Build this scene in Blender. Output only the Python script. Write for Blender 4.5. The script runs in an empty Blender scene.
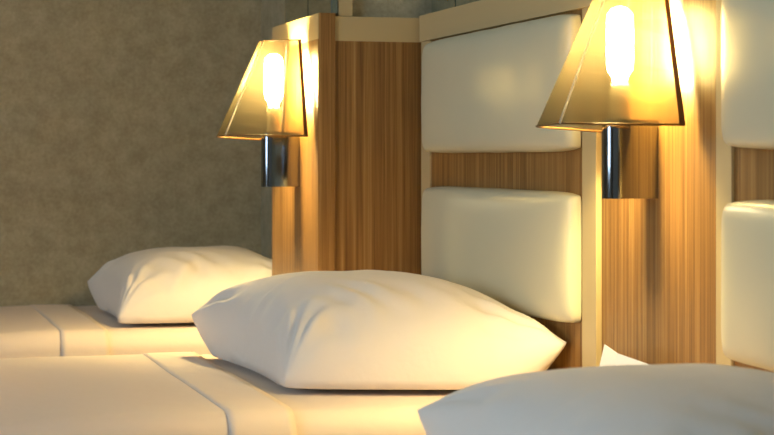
import bpy, bmesh, math, random
from mathutils import Vector, Matrix, noise

S = bpy.context.scene
C = S.collection
EYE = 0.93            # camera height
BED = 0.55            # top of the made beds
XW = 1.11             # face of the headboards (camera stands at x = 0)
XP = 0.8885           # face of the projecting column


def lin(r, g, b):
    def f(c):
        c /= 255.0
        return c / 12.92 if c <= 0.04045 else ((c + 0.055) / 1.055) ** 2.4
    return (f(r), f(g), f(b), 1.0)


# ------------------------------------------------------------------ materials
def new_mat(name):
    m = bpy.data.materials.new(name)
    m.use_nodes = True
    nt = m.node_tree
    nt.nodes.clear()
    out = nt.nodes.new('ShaderNodeOutputMaterial')
    return m, nt, out


def N(nt, kind, **kw):
    n = nt.nodes.new(kind)
    for k, v in kw.items():
        if k in n.inputs:
            n.inputs[k].default_value = v
        else:
            setattr(n, k, v)
    return n


def principled(nt, out, rough=0.6, spec=0.4):
    p = nt.nodes.new('ShaderNodeBsdfPrincipled')
    p.inputs['Roughness'].default_value = rough
    p.inputs['Specular IOR Level'].default_value = spec
    nt.links.new(p.outputs[0], out.inputs[0])
    return p


def coords(nt, scale):
    tc = nt.nodes.new('ShaderNodeTexCoord')
    mp = nt.nodes.new('ShaderNodeMapping')
    mp.inputs['Scale'].default_value = scale
    nt.links.new(tc.outputs['Object'], mp.inputs[0])
    return mp


def ramp(nt, stops):
    r = nt.nodes.new('ShaderNodeValToRGB')
    e = r.color_ramp.elements
    e[0].position, e[0].color = stops[0]
    e[1].position, e[1].color = stops[1]
    for p, c in stops[2:]:
        x = e.new(p)
        x.color = c
    return r


def plain(name, col, rough=0.6, spec=0.4, metallic=0.0, bump=0.0, bscale=200):
    m, nt, out = new_mat(name)
    p = principled(nt, out, rough, spec)
    p.inputs['Base Color'].default_value = col
    p.inputs['Metallic'].default_value = metallic
    if bump:
        mp = coords(nt, (1, 1, 1))
        n = N(nt, 'ShaderNodeTexNoise', Scale=bscale, Detail=3.0)
        nt.links.new(mp.outputs[0], n.inputs['Vector'])
        b = N(nt, 'ShaderNodeBump', Strength=bump, Distance=0.002)
        nt.links.new(n.outputs['Fac'], b.inputs['Height'])
        nt.links.new(b.outputs[0], p.inputs['Normal'])
    return m


def wood(name, dark, mid, light, rough=0.42):
    """vertical zebrano-like grain, streaks run along z"""
    m, nt, out = new_mat(name)
    p = principled(nt, out, rough, 0.35)
    mp = coords(nt, (105, 105, 1.0))
    n1 = N(nt, 'ShaderNodeTexNoise', Scale=1.0, Detail=3.0, Roughness=0.55)
    nt.links.new(mp.outputs[0], n1.inputs['Vector'])
    mp2 = coords(nt, (330, 330, 5))
    n2 = N(nt, 'ShaderNodeTexNoise', Scale=1.0, Detail=2.0, Roughness=0.6)
    nt.links.new(mp2.outputs[0], n2.inputs['Vector'])
    mx = N(nt, 'ShaderNodeMath', operation='MULTIPLY_ADD')
    nt.links.new(n2.outputs['Fac'], mx.inputs[0])
    mx.inputs[1].default_value = 0.40
    add = N(nt, 'ShaderNodeMath', operation='MULTIPLY')
    nt.links.new(n1.outputs['Fac'], add.inputs[0])
    add.inputs[1].default_value = 0.72
    nt.links.new(add.outputs[0], mx.inputs[2])
    r = ramp(nt, [(0.34, dark), (0.78, light), (0.56, mid)])
    nt.links.new(mx.outputs[0], r.inputs[0])
    nt.links.new(r.outputs[0], p.inputs['Base Color'])
    b = N(nt, 'ShaderNodeBump', Strength=0.12, Distance=0.001)
    nt.links.new(mx.outputs[0], b.inputs['Height'])
    nt.links.new(b.outputs[0], p.inputs['Normal'])
    return m


def wallpaper(name, a, b_, c):
    m, nt, out = new_mat(name)
    p = principled(nt, out, 0.75, 0.25)
    mp = coords(nt, (1, 1, 1))
    n1 = N(nt, 'ShaderNodeTexNoise', Scale=24.0, Detail=5.0, Roughness=0.6)
    n2 = N(nt, 'ShaderNodeTexNoise', Scale=110.0, Detail=4.0, Roughness=0.7)
    for n in (n1, n2):
        nt.links.new(mp.outputs[0], n.inputs['Vector'])
    mix = N(nt, 'ShaderNodeMath', operation='MULTIPLY_ADD')
    nt.links.new(n2.outputs['Fac'], mix.inputs[0])
    mix.inputs[1].default_value = 0.5
    h = N(nt, 'ShaderNodeMath', operation='MULTIPLY')
    nt.links.new(n1.outputs['Fac'], h.inputs[0])
    h.inputs[1].default_value = 0.5
    nt.links.new(h.outputs[0], mix.inputs[2])
    r = ramp(nt, [(0.38, a), (0.64, c), (0.5, b_)])
    nt.links.new(mix.outputs[0], r.inputs[0])
    nt.links.new(r.outputs[0], p.inputs['Base Color'])
    b = N(nt, 'ShaderNodeBump', Strength=0.25, Distance=0.002)
    nt.links.new(mix.outputs[0], b.inputs['Height'])
    nt.links.new(b.outputs[0], p.inputs['Normal'])
    return m


def cloth(name, col, rough=0.85):
    m, nt, out = new_mat(name)
    p = principled(nt, out, rough, 0.2)
    p.inputs['Base Color'].default_value = col
    p.inputs['Sheen Weight'].default_value = 0.1
    mp = coords(nt, (1, 1, 1))
    n1 = N(nt, 'ShaderNodeTexNoise', Scale=26.0, Detail=3.0, Roughness=0.5)
    n2 = N(nt, 'ShaderNodeTexNoise', Scale=900.0, Detail=1.0)
    for n in (n1, n2):
        nt.links.new(mp.outputs[0], n.inputs['Vector'])
    b1 = N(nt, 'ShaderNodeBump', Strength=0.16, Distance=0.012)
    b2 = N(nt, 'ShaderNodeBump', Strength=0.12, Distance=0.0006)
    nt.links.new(n1.outputs['Fac'], b1.inputs['Height'])
    nt.links.new(n2.outputs['Fac'], b2.inputs['Height'])
    nt.links.new(b1.outputs[0], b2.inputs['Normal'])
    nt.links.new(b2.outputs[0], p.inputs['Normal'])
    return m


def shade_mat():
    """thin smoky film: part see-through, part diffusing, with a soft gloss"""
    m, nt, out = new_mat('smoky_film')
    tr = N(nt, 'ShaderNodeBsdfTransparent', Color=(0.76, 0.70, 0.60, 1))
    tl = N(nt, 'ShaderNodeBsdfTranslucent', Color=(0.042, 0.035, 0.022, 1))
    df = N(nt, 'ShaderNodeBsdfDiffuse', Color=(0.065, 0.058, 0.046, 1))
    gl = N(nt, 'ShaderNodeBsdfGlossy', Color=(1, 0.95, 0.85, 1), Roughness=0.12)
    a = N(nt, 'ShaderNodeMixShader', Fac=0.45)
    nt.links.new(tl.outputs[0], a.inputs[1])
    nt.links.new(df.outputs[0], a.inputs[2])
    b = N(nt, 'ShaderNodeMixShader', Fac=0.60)
    nt.links.new(tr.outputs[0], b.inputs[1])
    nt.links.new(a.outputs[0], b.inputs[2])
    rf = N(nt, 'ShaderNodeBsdfRefraction', Color=(0.8, 0.74, 0.62, 1), Roughness=0.32, IOR=1.04)
    b2 = N(nt, 'ShaderNodeMixShader', Fac=0.10)
    nt.links.new(b.outputs[0], b2.inputs[1])
    nt.links.new(rf.outputs[0], b2.inputs[2])
    c = N(nt, 'ShaderNodeMixShader', Fac=0.035)
    nt.links.new(b2.outputs[0], c.inputs[1])
    nt.links.new(gl.outputs[0], c.inputs[2])
    nt.links.new(c.outputs[0], out.inputs[0])
    return m


def seam_glint_mat():  # pale edge tone, also draws the highlight on the shade's front fold
    m, nt, out = new_mat('pale_seam_and_glint')
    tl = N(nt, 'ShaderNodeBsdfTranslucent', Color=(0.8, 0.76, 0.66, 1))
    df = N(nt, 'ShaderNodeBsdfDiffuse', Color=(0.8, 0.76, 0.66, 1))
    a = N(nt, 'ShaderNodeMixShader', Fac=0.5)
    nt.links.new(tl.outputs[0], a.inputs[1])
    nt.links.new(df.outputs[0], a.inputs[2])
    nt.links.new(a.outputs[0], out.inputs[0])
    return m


def emit(name, col, strength):
    m, nt, out = new_mat(name)
    e = N(nt, 'ShaderNodeEmission', Color=col, Strength=strength)
    nt.links.new(e.outputs[0], out.inputs[0])
    return m


M = {
    'wood': wood('grained_wood', lin(104, 67, 30), lin(146, 103, 52), lin(178, 136, 78)),
    'cream': plain('cream_laminate', lin(196, 172, 124), 0.45, 0.4),
    'leather': plain('cream_leather', lin(212, 203, 170), 0.38, 0.45, bump=0.06, bscale=260),
    'paper': wallpaper('taupe_wallpaper', lin(158, 146, 116), lin(172, 160, 129), lin(186, 173, 141)),
    'sheet': cloth('white_cotton_sheet', lin(238, 216, 194)),
    'pillow': cloth('white_cotton_pillowcase', lin(234, 222, 208)),
    'mirror': plain('tinted_mirror', lin(196, 206, 204), 0.03, 0.5, 1.0),
    'glass_edge': plain('green_glass_edge', lin(112, 122, 108), 0.25, 0.5),
    'chrome': plain('polished_chrome', lin(150, 151, 153), 0.06, 0.5, 1.0),
    'bronze': plain('dark_bronze_edge', lin(98, 70, 38), 0.4, 0.4),
    
    'shade': shade_mat(),
    'clear': seam_glint_mat(),
    'bulb': emit('lit_bulb', (1.0, 0.79, 0.30, 1), 540.0),
    'socket': plain('socket_plastic', lin(205, 190, 160), 0.4),
    'base': plain('bed_base_fabric', lin(92, 74, 58), 0.9, bump=0.2),
    'dark': plain('dark_joint', lin(40, 32, 24), 0.7),
    'white': plain('white_paint', lin(225, 218, 205), 0.8),
    'sidewall': plain('warm_wall_paint', lin(196, 190, 178), 0.8),
    'floor': wallpaper('brown_carpet', lin(86, 66, 48), lin(104, 82, 60), lin(120, 96, 72)),
    'card': plain('white_card', lin(245, 242, 234), 0.6),
    'frame': plain('window_frame_paint', lin(230, 230, 228), 0.5),
}
gm, gnt, gout = new_mat('window_glass')
_t = N(gnt, 'ShaderNodeBsdfTransparent', Color=(0.95, 0.97, 0.97, 1))
_g = N(gnt, 'ShaderNodeBsdfGlossy', Roughness=0.02)
_m = N(gnt, 'ShaderNodeMixShader', Fac=0.06)
gnt.links.new(_t.outputs[0], _m.inputs[1])
gnt.links.new(_g.outputs[0], _m.inputs[2])
gnt.links.new(_m.outputs[0], gout.inputs[0])
M['glass'] = gm


# ------------------------------------------------------------------ helpers
def link(name, bm, mat, parent=None, smooth=False):
    bmesh.ops.recalc_face_normals(bm, faces=bm.faces)
    me = bpy.data.meshes.new(name)
    bm.to_mesh(me)
    bm.free()
    me.materials.append(mat)
    if smooth:
        me.polygons.foreach_set('use_smooth', [True] * len(me.polygons))
    o = bpy.data.objects.new(name, me)
    C.objects.link(o)
    if parent:
        o.parent = parent
        o.matrix_parent_inverse = Matrix.Translation(-Vector(parent.location))
    return o


def box_bm(x0, x1, y0, y1, z0, z1, bevel=0.0, seg=2, bm=None):
    b = bmesh.new()
    bmesh.ops.create_cube(b, size=1.0)
    for v in b.verts:
        v.co = Vector(((x0 + x1) / 2 + v.co.x * (x1 - x0), (y0 + y1) / 2 + v.co.y * (y1 - y0), (z0 + z1) / 2 + v.co.z * (z1 - z0)))
    if bevel:
        bmesh.ops.bevel(b, geom=list(b.edges), offset=bevel, segments=seg, profile=0.5, affect='EDGES')
    if bm is None:
        return b
    me = bpy.data.meshes.new('t')
    b.to_mesh(me)
    b.free()
    bm.from_mesh(me)
    bpy.data.meshes.remove(me)
    return bm


def box(name, x0, x1, y0, y1, z0, z1, mat, parent=None, bevel=0.0, seg=2):
    return link(name, box_bm(x0, x1, y0, y1, z0, z1, bevel, seg), mat, parent)


def empty(name, loc, label, cat, group=None):
    o = bpy.data.objects.new(name, None)
    o.empty_display_size = 0.1
    C.objects.link(o)
    o.location = loc
    tag(o, label, cat, group)
    return o


def tag(o, label, cat, group=None):
    o['label'] = label
    o['category'] = cat
    if group:
        o['group'] = group
    return o


def struct(o):
    o['kind'] = 'structure'
    return o


def tube_bm(points, r, n=8, closed=False, bm=None):
    bm = bm or bmesh.new()
    rings = []
    P = [Vector(p) for p in points]
    for i, p in enumerate(P):
        if closed:
            d = P[(i + 1) % len(P)] - P[i - 1]
        else:
            d = P[min(i + 1, len(P) - 1)] - P[max(i - 1, 0)]
        d.normalize()
        a = d.orthogonal().normalized()
        up = Vector((0, 0, 1))
        if abs(d.dot(up)) < 0.95:
            a = (up - d * d.dot(up)).normalized()
        else:
            a = (Vector((1, 0, 0)) - d * d.x).normalized()
        c = d.cross(a)
        rings.append([bm.verts.new(p + r * (math.cos(2 * math.pi * k / n) * a + math.sin(2 * math.pi * k / n) * c)) for k in range(n)])
    m = len(rings)
    for i in range(m if closed else m - 1):
        A, B = rings[i], rings[(i + 1) % m]
        for k in range(n):
            bm.faces.new((A[k], A[(k + 1) % n], B[(k + 1) % n], B[k]))
    if not closed:
        bm.faces.new(list(reversed(rings[0])))
        bm.faces.new(rings[-1])
    return bm


def lathe_bm(profile, cx, cy, n=28):
    bm = bmesh.new()
    rings = []
    for r, z in profile:
        rings.append([bm.verts.new((cx + r * math.cos(2 * math.pi * k / n), cy + r * math.sin(2 * math.pi * k / n), z)) for k in range(n)])
    for A, B in zip(rings, rings[1:]):
        for k in range(n):
            bm.faces.new((A[k], A[(k + 1) % n], B[(k + 1) % n], B[k]))
    bm.faces.new(list(reversed(rings[0])))
    bm.faces.new(rings[-1])
    return bm


# ------------------------------------------------------------------ the room
YB, YF, XL, H = 4.82, -1.8, -2.7, 2.6
struct(box('floor', XL - .1, 1.35, YF - .1, YB + .1, -0.1, 0, M['floor']))
struct(box('ceiling', XL - .1, 1.35, YF - .1, YB + .1, H, H + .1, M['white']))
struct(box('wall_back', XL - .1, 1.35, YB, YB + .1, 0, H, M['paper']))
struct(box('wall_front', XL - .1, 1.35, YF - .1, YF, 0, H, M['sidewall']))
bm = box_bm(1.15, 1.35, YF, 3.8, 0, H)
box_bm(1.052, 1.35, 3.8, YB, 0, H, bm=bm)
struct(link('wall_right', bm, M['paper']))
# opposite wall with the window opening
WY0, WY1, WZ0, WZ1 = 0.2, 2.6, 0.85, 2.25
bm = box_bm(XL - .1, XL, YF, WY0, 0, H)
box_bm(XL - .1, XL, WY1, YB, 0, H, bm=bm)
box_bm(XL - .1, XL, WY0, WY1, 0, WZ0, bm=bm)
box_bm(XL - .1, XL, WY0, WY1, WZ1, H, bm=bm)
struct(link('wall_left', bm, M['sidewall']))
bm = bmesh.new()
for a in ((WY0, WY0 + .05, WZ0, WZ1), (WY1 - .05, WY1, WZ0, WZ1), (WY0 + .05, WY1 - .05, WZ0, WZ0 + .05),
          (WY0 + .05, WY1 - .05, WZ1 - .05, WZ1), ((WY0 + WY1) / 2 - .03, (WY0 + WY1) / 2 + .03, WZ0 + .05, WZ1 - .05)):
    box_bm(XL - .08, XL - .02, *a, bm=bm)
win = struct(link('window_1', bm, M['frame']))
gl = box('window_pane', XL - .054, XL - .046, WY0 + .05, WY1 - .05, WZ0 + .05, WZ1 - .05, M['glass'], win)
struct(box('baseboard_back', XL, 1.05, YB - .012, YB, 0, 0.08, M['wood']))
struct(box('baseboard_left', XL, XL + .012, YF, YB - .012, 0, 0.08, M['wood']))

RT, RB = EYE + 0.296, EYE + 0.242       # top rail of the headboards
# pier above the column, papered on its side
PY0, PY1 = 3.53, 3.955
struct(box('wall_pier', XP + 0.075, 1.15, PY0 + 0.03, PY1 - .005, RT - .003, H, M['paper']))
struct(box('trim_1', XP + 0.046, XP + 0.075, PY0 + 0.012, PY0 + 0.05, RT - .003, H, M['cream']))

# ------------------------------------------------------------------ column
col = empty('wood_column', (XP + .1, (PY0 + PY1) / 2, 0),
            'grained wood column with cream top band projecting between far and middle bed', 'column')
SLAB = 0.036
box('casing', XP + SLAB, 1.148, PY0 + .006, PY1, 0.0, RB, M['wood'], col)
box('casing_band', XP + SLAB, 1.148, PY0 + .006, PY1, RB, RT - .004, M['cream'], col)['label'] = 'cream band along the top of the side'
box('front_board', XP + .0015, XP + SLAB, PY0, PY1, 0.0, RT + .002, M['wood'], col, 0.001)
box('front_veneer', XP, XP + .0015, PY0 + .0015, PY1 - .001, 0.0, RB + .003, M['wood'], col)
box('front_band', XP, XP + .0015, PY0 + .0015, PY1 - .001, RB + .003, RT + .001, M['cream'], col)['label'] = 'cream band along the top of the front'

# mirrors above column and headboards
def mirror(name, x, y0, y1, label, edge=True):
    t = empty(name, (x, (y0 + y1) / 2, RT), label, 'mirror', None)
    box('mirror_glass', x, x + .002, y0 + .001, y1 - .001, RT + .003, 2.1, M['mirror'], t)
    box('glass_backing', x + .002, x + .014, y0, y1, RT + .003, 2.1, M['glass_edge'], t)
    return t

mirror('wall_mirror', XP + 0.030, PY0 + .012, 3.735, 'near mirror strip above the projecting wood column')
mirror('wall_mirror', XP + 0.030, 3.741, PY1, 'far mirror strip above the projecting wood column')
mirror('wall_mirror', 1.128, 3.375, 3.528, 'narrow mirror strip above middle headboard, next to the column')
mirror('wall_mirror', 1.128, 2.30, 3.369, 'wide mirror above the cream rail of the middle headboard')


# ------------------------------------------------------------------ headboards
def cushion_bm(y0, y1, z0, z1, x_back, depth):
    """stuffed leather pad: tight rounded edge, gentle crown"""
    bm = bmesh.new()
    ny, nz = 56, 28
    g = []
    for i in range(ny + 1):
        row = []
        u = -math.cos(math.pi * i / ny)
        for j in range(nz + 1):
            v = -math.cos(math.pi * j / nz)
            eu = (1 - abs(u) ** 22) ** 0.30 if abs(u) < 1 else 0
            ev = (1 - abs(v) ** 11) ** 0.30 if abs(v) < 1 else 0
            crown = 0.62 + 0.38 * (1 - u * u) ** 0.6 * (1 - v * v) ** 0.6
            h = depth * (eu * ev) * crown
            # pinned corners: outline slightly rounded
            rr = 0.006 * (abs(u) * abs(v)) ** 10
            y = (y0 + y1) / 2 + u * ((y1 - y0) / 2 - rr)
            z = (z0 + z1) / 2 + v * ((z1 - z0) / 2 - rr) + 0.0012 * noise.noise(Vector((y * 9, z0 * 7, 0))) * abs(v) ** 4
            h += 0.0012 * noise.noise(Vector((y * 14, z * 14, z0))) * eu * ev
            row.append(bm.verts.new((x_back - h - 0.001, y, z)))
        g.append(row)
    for i in range(ny):
        for j in range(nz):
            bm.faces.new((g[i][j], g[i + 1][j], g[i + 1][j + 1], g[i][j + 1]))
    # back plate
    rim = [g[i][0] for i in range(ny + 1)] + [g[ny][j] for j in range(1, nz + 1)] + [g[i][nz] for i in range(ny - 1, -1, -1)] + [g[0][j] for j in range(nz - 1, 0, -1)]
    back = [bm.verts.new((x_back, v.co.y, v.co.z)) for v in rim]
    n = len(rim)
    for k in range(n):
        bm.faces.new((rim[k], rim[(k + 1) % n], back[(k + 1) % n], back[k]))
    bm.faces.new(back)
    return bm


def headboard(y0, y1, stile, label):
    """y0 near end, y1 far end"""
    t = empty('headboard', (XW, (y0 + y1) / 2, 0), label, 'headboard')
    box('top_rail', XW - .008, 1.149, y0 + .001, y1 - .001, RB, RT, M['cream'], t, 0.001)
    box('stile', XW - .004, 1.149, y0 + .001, y0 + stile, 0.02, RB, M['cream'], t, 0.001)
    box('stile', XW - .004, 1.149, y1 - stile, y1 - .001, 0.02, RB, M['cream'], t, 0.001)
    box('back_panel', XW, 1.147, y0 + stile, y1 - stile, 0.02, RB, M['wood'], t)
    a, b = y0 + stile + .008, y1 - stile + .002
    for z0, z1 in ((EYE + .0135, EYE + .2385), (EYE - .266, EYE - .0515)):
        link('cushion', cushion_bm(a, b, z0, z1, XW - .001, 0.040), M['leather'], t, True)
    return t


HB2 = (2.612, 3.529)
headboard(HB2[0], HB2[1], 0.058, 'middle headboard with two cream leather cushions, behind the middle bed')
headboard(1.27, 2.203, 0.046, 'nearest headboard at right edge with cream leather cushions beyond near lamp')

# wood strip carrying the near lamp
lp = empty('lamp_board', (XW, 2.41, 0), 'lamplit grained wood board between middle and nearest headboard', 'wall panel')
box('board', XW + .004, 1.149, 2.207, 2.609, 0.02, RB, M['wood'], lp)
box('top_band', XW + .004, 1.149, 2.207, 2.609, RB, RT, M['cream'], lp)['label'] = 'cream band at the top'
box('joint_strip', XW + .006, 1.149, 2.2035, 2.207, 0.02, RT, M['dark'], lp)


# ------------------------------------------------------------------ wall lamps
def lerp(a, b, t):
    return tuple(a[i] + (b[i] - a[i]) * t for i in range(3))


def wall_lamp(xw, yc, label, watts):
    """origin on the wall face; shade is a four-sided film hood, open at its back"""
    t = empty('wall_lamp', (xw, yc, EYE), label, 'wall lamp', 'lit wall lamps')
    P = lambda p, q, z: (xw - p, yc + q, EYE + z)
    zb, zt = 0.0500, 0.250
    bot = [P(.010, -.126, zb - .001), P(.163, -.045, zb + .002), P(.167, .043, zb - .001), P(.010, .120, zb - .008)]
    top = [P(.010, -.066, zt), P(.078, -.021, zt), P(.080, .021, zt), P(.010, .060, zt - .001)]
    # rounded folds: build a plan outline with small fillets at the two front corners
    def fillet(pts, f):
        out = [Vector(pts[0])]
        for i in (1, 2):
            p, a, b = Vector(pts[i]), Vector(pts[i - 1]), Vector(pts[i + 1])
            da, db = (a - p).normalized(), (b - p).normalized()
            for k in range(5):
                u = k / 4
                s = p + da * f
                e = p + db * f
                out.append(s * (1 - u) ** 2 + p * 2 * u * (1 - u) + e * u * u)
        out.append(Vector(pts[3]))
        return out
    B, T = fillet(bot, .006), fillet(top, .004)
    bm = bmesh.new()
    rows = []
    for k in range(9):
        w = k / 8
        rows.append([bm.verts.new(b.lerp(tt, w)) for b, tt in zip(B, T)])
    for r0, r1 in zip(rows, rows[1:]):
        for k in range(len(r0) - 1):
            bm.faces.new((r0[k], r0[k + 1], r1[k + 1], r1[k]))
    bmesh.ops.solidify(bm, geom=list(bm.faces), thickness=0.0012)
    sh = link('lamp_shade', bm, M['shade'], t)
    rim = tube_bm(B, .0017, 6)
    link('bottom_rim', rim, M['bronze'], sh, True)
    link('top_rim', tube_bm(T, .0012, 6), M['bronze'], sh, True)
    # near side edge: folded dark lip, far side edge: thin pale seam
    lipb, lipt = Vector(bot[0]), Vector(top[0])
    lip = bmesh.new()
    d = Vector((-.007, .0016, 0))
    vs = [lip.verts.new(c) for c in (lipb + Vector((.001, -.002, -.001)), lipb + d + Vector((0, -.002, -.001)), lipt + d * .8 + Vector((0, -.002, .001)), lipt + Vector((.001, -.002, .001)))]
    lip.faces.new(vs)
    bmesh.ops.solidify(lip, geom=list(lip.faces), thickness=0.0018)
    link('side_lip', lip, M['bronze'], sh)
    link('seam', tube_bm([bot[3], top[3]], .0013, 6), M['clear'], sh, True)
    link('seam', tube_bm([Vector(bot[1]) + Vector((-.001, .0, 0)), Vector(top[1]) + Vector((-.001, 0, 0))], .0019, 6), M['clear'], sh, True)  # pale strip in place of the highlight along the front fold
    # chrome bracket: stadium section, fixed to the wall, rounded at the front
    bm = bmesh.new()
    w, D = .019, .079
    prof = [(0, -w)]
    for k in range(13):
        a = -math.pi / 2 + math.pi * k / 12
        prof.append((D - w + w * math.cos(a), w * math.sin(a)))
    prof.append((0, w))
    lo = [bm.verts.new(P(p, q, -.056)) for p, q in prof]
    hi = [bm.verts.new(P(p, q * 1.0, .058)) for p, q in prof]
    n = len(prof)
    for k in range(n):
        bm.faces.new((lo[k], lo[(k + 1) % n], hi[(k + 1) % n], hi[k]))
    bm.faces.new(lo)
    bm.faces.new(hi)
    br = link('bracket', bm, M['chrome'], t)
    for p_ in br.data.polygons:
        p_.use_smooth = len(p_.vertices) == 4
    br.data.set_sharp_from_angle(angle=math.radians(25)) if hasattr(br.data, 'set_sharp_from_angle') else None
    cx, cy = xw - .052, yc
    link('lamp_holder', lathe_bm([(.014, EYE + .058), (.0155, EYE + .062), (.0155, EYE + .106), (.013, EYE + .112)], cx, cy), M['socket'], t, True)
    prof = [(.010, EYE + .112), (.0125, EYE + .122), (.0180, EYE + .130), (.0195, EYE + .140), (.0195, EYE + .202), (.0180, EYE + .213), (.012, EYE + .220), (.005, EYE + .223)]
    bulb = link('bulb', lathe_bm(prof, cx, cy), M['bulb'], t, True)
    # added spot beside the bulb, brightens the wood boards and far sheets
    sp = bpy.data.lights.new('lamp_fill', 'SPOT')
    sp.energy = watts
    sp.color = (1.0, 0.80, 0.40)
    sp.spot_size = math.radians(174)
    sp.spot_blend = 0.9
    sp.shadow_soft_size = 0.02
    sp.use_nodes = True
    ln = sp.node_tree
    em = next(n for n in ln.nodes if n.type == 'EMISSION')
    fo = ln.nodes.new('ShaderNodeLightFalloff')
    fo.inputs['Strength'].default_value = 1.0
    ad = ln.nodes.new('ShaderNodeMath')
    ad.operation = 'MULTIPLY_ADD'          # 2.0 x linear + 0.9 x quadratic
    sc = ln.nodes.new('ShaderNodeMath')
    sc.operation = 'MULTIPLY'
    sc.inputs[1].default_value = 0.9
    ln.links.new(fo.outputs['Quadratic'], sc.inputs[0])
    ln.links.new(fo.outputs['Linear'], ad.inputs[0])
    ad.inputs[1].default_value = 2.0
    ln.links.new(sc.outputs[0], ad.inputs[2])
    ln.links.new(ad.outputs[0], em.inputs['Strength'])
    so = bpy.data.objects.new('lamp_fill', sp)
    C.objects.link(so)
    so.parent = t
    so.location = (-.118, 0, .050)
    return t


LAMP_FILL_W = 4.6
wall_lamp(XP, 3.706, 'far lit wall lamp with smoky shade on the projecting wood column', 5.2)
wall_lamp(XW + .004, 2.420, 'near lit wall lamp with smoky shade between the two headboards', LAMP_FILL_W)



# ------------------------------------------------------------------ beds
def wrap_bm(x0, x1, y0, y1, ztop, drop, r, thick, seed, nx=90, amp=0.0, end_drop=True):
    """a sheet laid over a mattress: top, two long sides, optionally the foot end"""
    prof = []
    n_top, n_arc, n_side = 44, 8, 8
    for k in range(n_side):
        prof.append((y0, ztop - r - (drop - r) * (1 - k / n_side), 0.0, -1))
    for k in range(n_arc + 1):
        a = math.pi - (math.pi / 2) * k / n_arc
        prof.append((y0 + r + r * math.cos(a), ztop - r + r * math.sin(a), k / n_arc, -1))
    for k in range(1, n_top):
        prof.append((y0 + r + (y1 - y0 - 2 * r) * k / n_top, ztop, 1.0, 0))
    for k in range(n_arc + 1):
        a = math.pi / 2 - (math.pi / 2) * k / n_arc
        prof.append((y1 - r + r * math.cos(a), ztop - r + r * math.sin(a), 1 - k / n_arc, 1))
    for k in range(1, n_side + 1):
        prof.append((y1, ztop - r - (drop - r) * k / n_side, 0.0, 1))
    bm = bmesh.new()
    rows = []
    for i in range(nx + 1):
        x = x0 + (x1 - x0) * i / nx
        row = []
        for (y, z, up, side) in prof:
            h = amp * noise.noise(Vector((x * 5.0, y * 2.4, seed))) + amp * .6 * noise.noise(Vector((x * 11.0, y * 3.0, seed + 5)))
            zz = z + h * up
            yy = y + side * (1 - up) * abs(h) * 1.2
            row.append(bm.verts.new((x, yy, zz)))
        rows.append(row)
    for a, b in zip(rows, rows[1:]):
        for k in range(len(a) - 1):
            bm.faces.new((a[k], a[k + 1], b[k + 1], b[k]))
    if end_drop:
        # the foot end hangs straight down
        a = rows[0]
        low = [bm.verts.new((x0, v.co.y, min(v.co.z, ztop - drop))) for v in a]
        for k in range(len(a) - 1):
            if a[k].co.z - low[k].co.z < 1e-6 and a[k + 1].co.z - low[k + 1].co.z < 1e-6:
                continue
            bm.faces.new((a[k], low[k], low[k + 1], a[k + 1]))
        bmesh.ops.remove_doubles(bm, verts=bm.verts, dist=1e-5)
    bmesh.ops.recalc_face_normals(bm, faces=bm.faces)
    if thick:
        bmesh.ops.solidify(bm, geom=list(bm.faces), thickness=thick)
    return bm


FOLD0, FOLD1 = 0.528, 0.630


def bed(y0, y1, x_head, blabel, slabel, seed, FOLD0=FOLD0, FOLD1=FOLD1):
    yc = (y0 + y1) / 2
    x_foot = x_head - 1.96
    t = empty('bed', (x_foot + .98, yc, 0), blabel, 'bed')
    box('bed_base', x_foot + .02, x_head, y0 + .02, y1 - .02, 0.10, 0.30, M['base'], t, 0.008)
    for sx in (x_foot + .08, x_head - .08):
        for sy in (y0 + .08, y1 - .08):
            link('leg', lathe_bm([(.022, 0), (.026, .10)], sx, sy, 16), M['dark'], t, True)
    ztop = BED - 0.006
    bm = box_bm(x_foot + .02, x_head, y0 + .012, y1 - .012, 0.302, ztop, 0.035, 5)
    mt = link('mattress', bm, M['sheet'], t, True)
    # made-up linen: bottom sheet, top sheet and its turned-back hem
    s = empty('bed_sheet', (x_foot + .98, yc, 0.5), slabel, 'sheet')
    link('bottom_sheet', wrap_bm(FOLD0 - .2, x_head - .004, y0 + .007, y1 - .007, BED - .0025, .20, .042, .002, seed, 34, .0, False), M['sheet'], s, True)
    link('top_sheet', wrap_bm(x_foot, FOLD1 - .012, y0 + .003, y1 - .003, BED + .0015, .27, .045, .002, seed, 80, .0030), M['sheet'], s, True)
    link('turned_hem', wrap_bm(FOLD0, FOLD1, y0, y1, BED + .0026, .255, .0456, .002, seed, 8, .0030, False), M['sheet'], s, True)
    return t


bed(4.0, 4.80, 1.04, 'farthest bed, made up in white against the grey wall',
    'white sheet on the farthest bed along the grey wall', 3.1, 0.425, 0.530)
bed(2.632, 3.545, 1.09, 'middle bed made up in white in front of the middle headboard',
    'white sheet with turned hem on the middle bed', 7.7)
bed(1.29, 2.195, 1.09, 'nearest bed under the foreground pillow, below the right headboard',
    'white sheet on the nearest bed under the blurred foreground pillow', 11.3)


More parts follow.
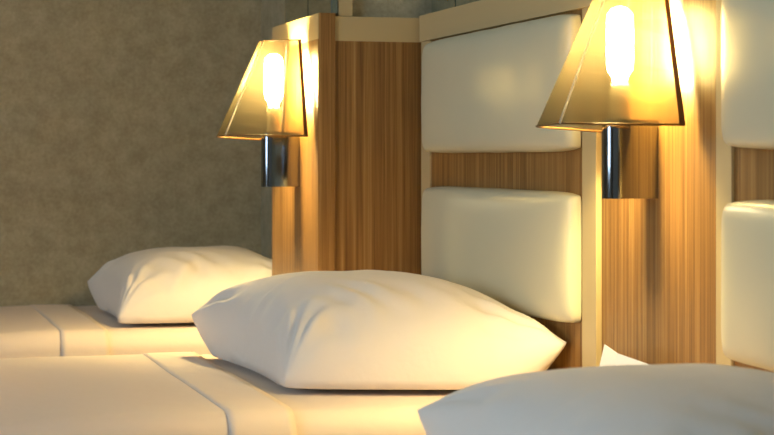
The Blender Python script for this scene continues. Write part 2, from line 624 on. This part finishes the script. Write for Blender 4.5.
# ------------------------------------------------------------------ pillows
def pillow(corners, T, label, seed, pin=0.03, sag=(0.02, 0.02, 0.02, 0.02), fx=3.2, fy=3.0, peak=(0, 0), near_pin=-0.35, folds=1.0):
    """corners: near-foot, near-head, far-head, far-foot as (x, y, height above bed)"""
    nf, nh, fh, ff = [Vector(c) for c in corners]
    n = 96
    base = BED + .0085
    bm = bmesh.new()
    G = {}
    cs = [nf, nh, fh, ff]

    def wrinkle(s, t):
        w = 0.0
        # gathers running in from each corner
        for (cs_, ct_, ph) in ((-1, -1, 0.3), (1, -1, 1.7), (1, 1, 2.9), (-1, 1, 4.1)):
            a, b = (s - cs_) * -cs_, (t - ct_) * -ct_
            d = math.hypot(a, b)
            ang = math.atan2(b, a + 1e-6)
            f = math.exp(-((d - .34) / .24) ** 2)
            w += .0050 * f * math.sin(ang * 17 + ph + 2.2 * noise.noise(Vector((a * 3, b * 3, seed + ph))))
        # pulls perpendicular to the foot side
        e = math.exp(-((1 + s) / .30) ** 2)
        w += .0075 * e * math.sin(t * 19 + 2.5 * noise.noise(Vector((s * 3, t * 3, seed)))) * (0.35 + noise.noise(Vector((s * 2, t * 2.2, seed + 9))))
        e = math.exp(-((1 + t) / .36) ** 2)
        w += .0075 * e * math.sin(s * 15 - t * 8 + 3.0 * noise.noise(Vector((s * 2.5, t * 3, seed + 2)))) * (0.45 + noise.noise(Vector((s * 2, t * 2, seed + 4))))
        e2 = math.exp(-((t + .62) / .22) ** 2 - ((s + .25) / .42) ** 2)
        w += .0040 * e2 * math.sin(s * 21 + t * 15 + 2.5 * noise.noise(Vector((s * 2.2, t * 2.2, seed + 12))))
        w += .0050 * noise.noise(Vector((s * 1.6, t * 1.6, seed))) + .0022 * noise.noise(Vector((s * 4.2, t * 4.2, seed + 3)))
        return w

    for i in range(n + 1):
        for j in range(n + 1):
            s = -math.cos(math.pi * i / n)
            t = -math.cos(math.pi * j / n)
            s = s * .55 + (-1 + 2 * i / n) * .45
            t = t * .55 + (-1 + 2 * j / n) * .45
            a, b = (s + 1) / 2, (t + 1) / 2
            p = nf * (1 - a) * (1 - b) + nh * a * (1 - b) + fh * a * b + ff * (1 - a) * b
            cx = (nh + fh - nf - ff).normalized()
            cy = (ff + fh - nf - nh).normalized()
            # pincushion outline
            pn = pin if t > 0 else pin * near_pin
            p = p - cx * (s ** 3) * pin * (1 - t * t) - cy * (t ** 3) * pn * (1 - s * s)
            cp = (abs(s) * abs(t)) ** 7 * (.009 if s < 0 else .003)
            p = p - cx * cp * (1 if s > 0 else -1) - cy * cp * (1 if t > 0 else -1)
            # seam height: corners as given, lower along the sides
            sn, sh_, sf, sq = sag
            we = (1 - s * s) * (1 - b) * sn + (1 - s * s) * b * sf + (1 - t * t) * a * sh_ + (1 - t * t) * (1 - a) * sq
            seam = max(0.014 if t < 0 else 0.006, p.z - we)
            u = abs(s) ** fx
            v = abs(t) ** fy
            prof = max(0.0, (1 - u) * (1 - v)) ** 0.5
            bias = 1 + peak[0] * s + peak[1] * t
            edge = min(1.0, 8 * (1 - abs(s)) * 1.0) * min(1.0, 8 * (1 - abs(t)))
            zt = seam + (T - seam * .6) * prof * bias + wrinkle(s, t) * edge * folds
            zb = max(0.0, seam - .12 * prof)
            pt = Vector((p.x, p.y, base + max(zt, zb + 0.0018)))
            G[i, j] = (bm.verts.new(pt), None)
            onrim = i in (0, n) or j in (0, n)
            G[i, j] = (G[i, j][0], G[i, j][0] if onrim else bm.verts.new((p.x, p.y, base + zb)))
    for i in range(n):
        for j in range(n):
            bm.faces.new([G[q][0] for q in ((i, j), (i + 1, j), (i + 1, j + 1), (i, j + 1))])
            f = []
            for q in ((i, j), (i, j + 1), (i + 1, j + 1), (i + 1, j)):
                if G[q][1] not in f:
                    f.append(G[q][1])
            try:
                bm.faces.new(f)
            except ValueError:
                pass
    t_ = empty('pillow', (cs[0] + cs[1] + cs[2] + cs[3]) / 4 * 1.0, label, 'pillow', None)
    t_.location.z = base
    body = link('pillowcase', bm, M['pillow'], t_, True)
    return t_


pillow([(.555, 4.085, .004), (1.02, 4.07, .05), (1.02, 4.66, .06), (.545, 4.61, .062)], .150,
       'white pillow on the farthest bed, half hidden behind the wood column', 2.0, sag=(0, .01, .02, .02))
pillow([(.655, 2.85, .003), (1.104, 2.715, .075), (1.066, 3.42, .07), (.608, 3.475, .070)], .166,
       'large plump white pillow in the centre on the middle bed', 5.0, sag=(.055, .02, .02, .03))
pillow([(.60, 1.36, .004), (1.06, 1.33, .060), (1.062, 2.02, .065), (.630, 2.065, .072)], .141,
       'blurred foreground white pillow at the lower right on nearest bed', 8.0, sag=(.02, .02, .02, .03), folds=0.45)


# ------------------------------------------------------------------ night table and card
nt_ = empty('night_table', (.96, 2.41, 0), 'wood night table between nearest and middle bed under the near lamp', 'night table')
NZ = 0.50
box('table_top', .80, XW + .003, 2.215, 2.608, NZ - .02, NZ, M['wood'], nt_, 0.002)
box('cabinet_body', .815, XW + .002, 2.225, 2.598, 0.06, NZ - .02, M['wood'], nt_)
box('plinth', .84, XW, 2.24, 2.585, 0, .06, M['dark'], nt_)
dr = box('drawer_front', .798, .814, 2.232, 2.592, NZ - .20, NZ - .03, M['cream'], nt_, 0.002)
link('knob', lathe_bm([(.005, 0), (.012, .006), (.012, .014), (.006, .018)], 0, 0, 16), M['chrome'], dr, True)
k = dr.children[0]
k.matrix_parent_inverse = Matrix()
k.location = (.797, 2.412, NZ - .115)
k.rotation_euler = (0, -math.pi / 2, 0)

# small folded card, standing open and slumped against the wall
def card():
    bm = bmesh.new()
    pts_l = [(1.046, 2.525, 0), (1.076, 2.508, .151), (1.070, 2.446, .144), (1.040, 2.446, 0)]
    pts_r = [(1.040, 2.446, 0), (1.070, 2.446, .144), (1.090, 2.370, .134), (1.062, 2.372, 0)]
    for q in (pts_l, pts_r):
        f = bm.faces.new([bm.verts.new((x, y, NZ + .0015 + z)) for x, y, z in q])
    bmesh.ops.remove_doubles(bm, verts=bm.verts, dist=1e-5)
    bmesh.ops.recalc_face_normals(bm, faces=bm.faces)
    bmesh.ops.solidify(bm, geom=list(bm.faces), thickness=.0008)
    return bm


tag(link('folded_card', card(), M['card']), 'white folded card peeking over the foreground pillow below near lamp', 'card')

# ------------------------------------------------------------------ light
M['diffuser'] = emit('warm_fill_diffuser', (1.0, 0.72, 0.45, 1), 8.0)
dx, dy = -.68, 3.15  # added light, out of view, lifts the sheets on the left
dl = empty('added_ceiling_light', (dx, dy, H), 'unseen round warm light added in the ceiling to brighten the middle bed', 'added light')
link('trim_ring', lathe_bm([(.070, H - .001), (.070, H - .008), (.052, H - .010), (.052, H - .004)], dx, dy, 40), M['frame'], dl)
link('diffuser', lathe_bm([(.050, H - .005), (.049, H - .010)], dx, dy, 40), M['diffuser'], dl)
ds = bpy.data.lights.new('fill_beam', 'SPOT')
ds.energy = 125
ds.color = (1.0, 0.70, 0.46)
ds.spot_size = math.radians(54)
ds.spot_blend = 1.0
ds.shadow_soft_size = 0.045
dso = bpy.data.objects.new('fill_beam', ds)
C.objects.link(dso)
dso.parent = dl
dso.location = (0, 0, -.03)
sky = bpy.data.lights.new('window_daylight', 'AREA')
sky.shape = 'RECTANGLE'
sky.size, sky.size_y = 2.3, 1.3
sky.energy = 112
sky.color = (0.56, 0.76, 1.0)
lo = bpy.data.objects.new('window_daylight', sky)
C.objects.link(lo)
lo.location = (XL - .16, (WY0 + WY1) / 2, (WZ0 + WZ1) / 2)
lo.rotation_euler = (0, -math.pi / 2, 0)

w = bpy.data.worlds.new('World')
S.world = w
w.use_nodes = True
bg = w.node_tree.nodes.get('Background') or w.node_tree.nodes.new('ShaderNodeBackground')
bg.inputs[0].default_value = (0.62, 0.78, 1.0, 1)
bg.inputs[1].default_value = 1.0
wo = w.node_tree.nodes.get('World Output') or w.node_tree.nodes.new('ShaderNodeOutputWorld')
w.node_tree.links.new(bg.outputs[0], wo.inputs[0])

# ------------------------------------------------------------------ camera
FPX = 1800.0
cam = bpy.data.cameras.new('camera')
cam.sensor_width = 36.0
cam.lens = FPX / 774 * 36.0
cam.shift_y = -57.5 / 774
cam.clip_start = 0.05
cam.dof.use_dof = True
cam.dof.focus_distance = 3.05
cam.dof.aperture_fstop = 9.0
co = bpy.data.objects.new('camera', cam)
C.objects.link(co)
co.location = (0, 0, EYE)
co.rotation_euler = (math.pi / 2, 0, -math.atan(527 / FPX))
S.camera = co

S.cycles.transparent_max_bounces = 24
S.cycles.max_bounces = 10
S.view_settings.view_transform = 'Standard'
S.view_settings.look = 'None'
S.view_settings.gamma = 1.0
S.view_settings.exposure = 0.15
S.view_settings.use_curve_mapping = False
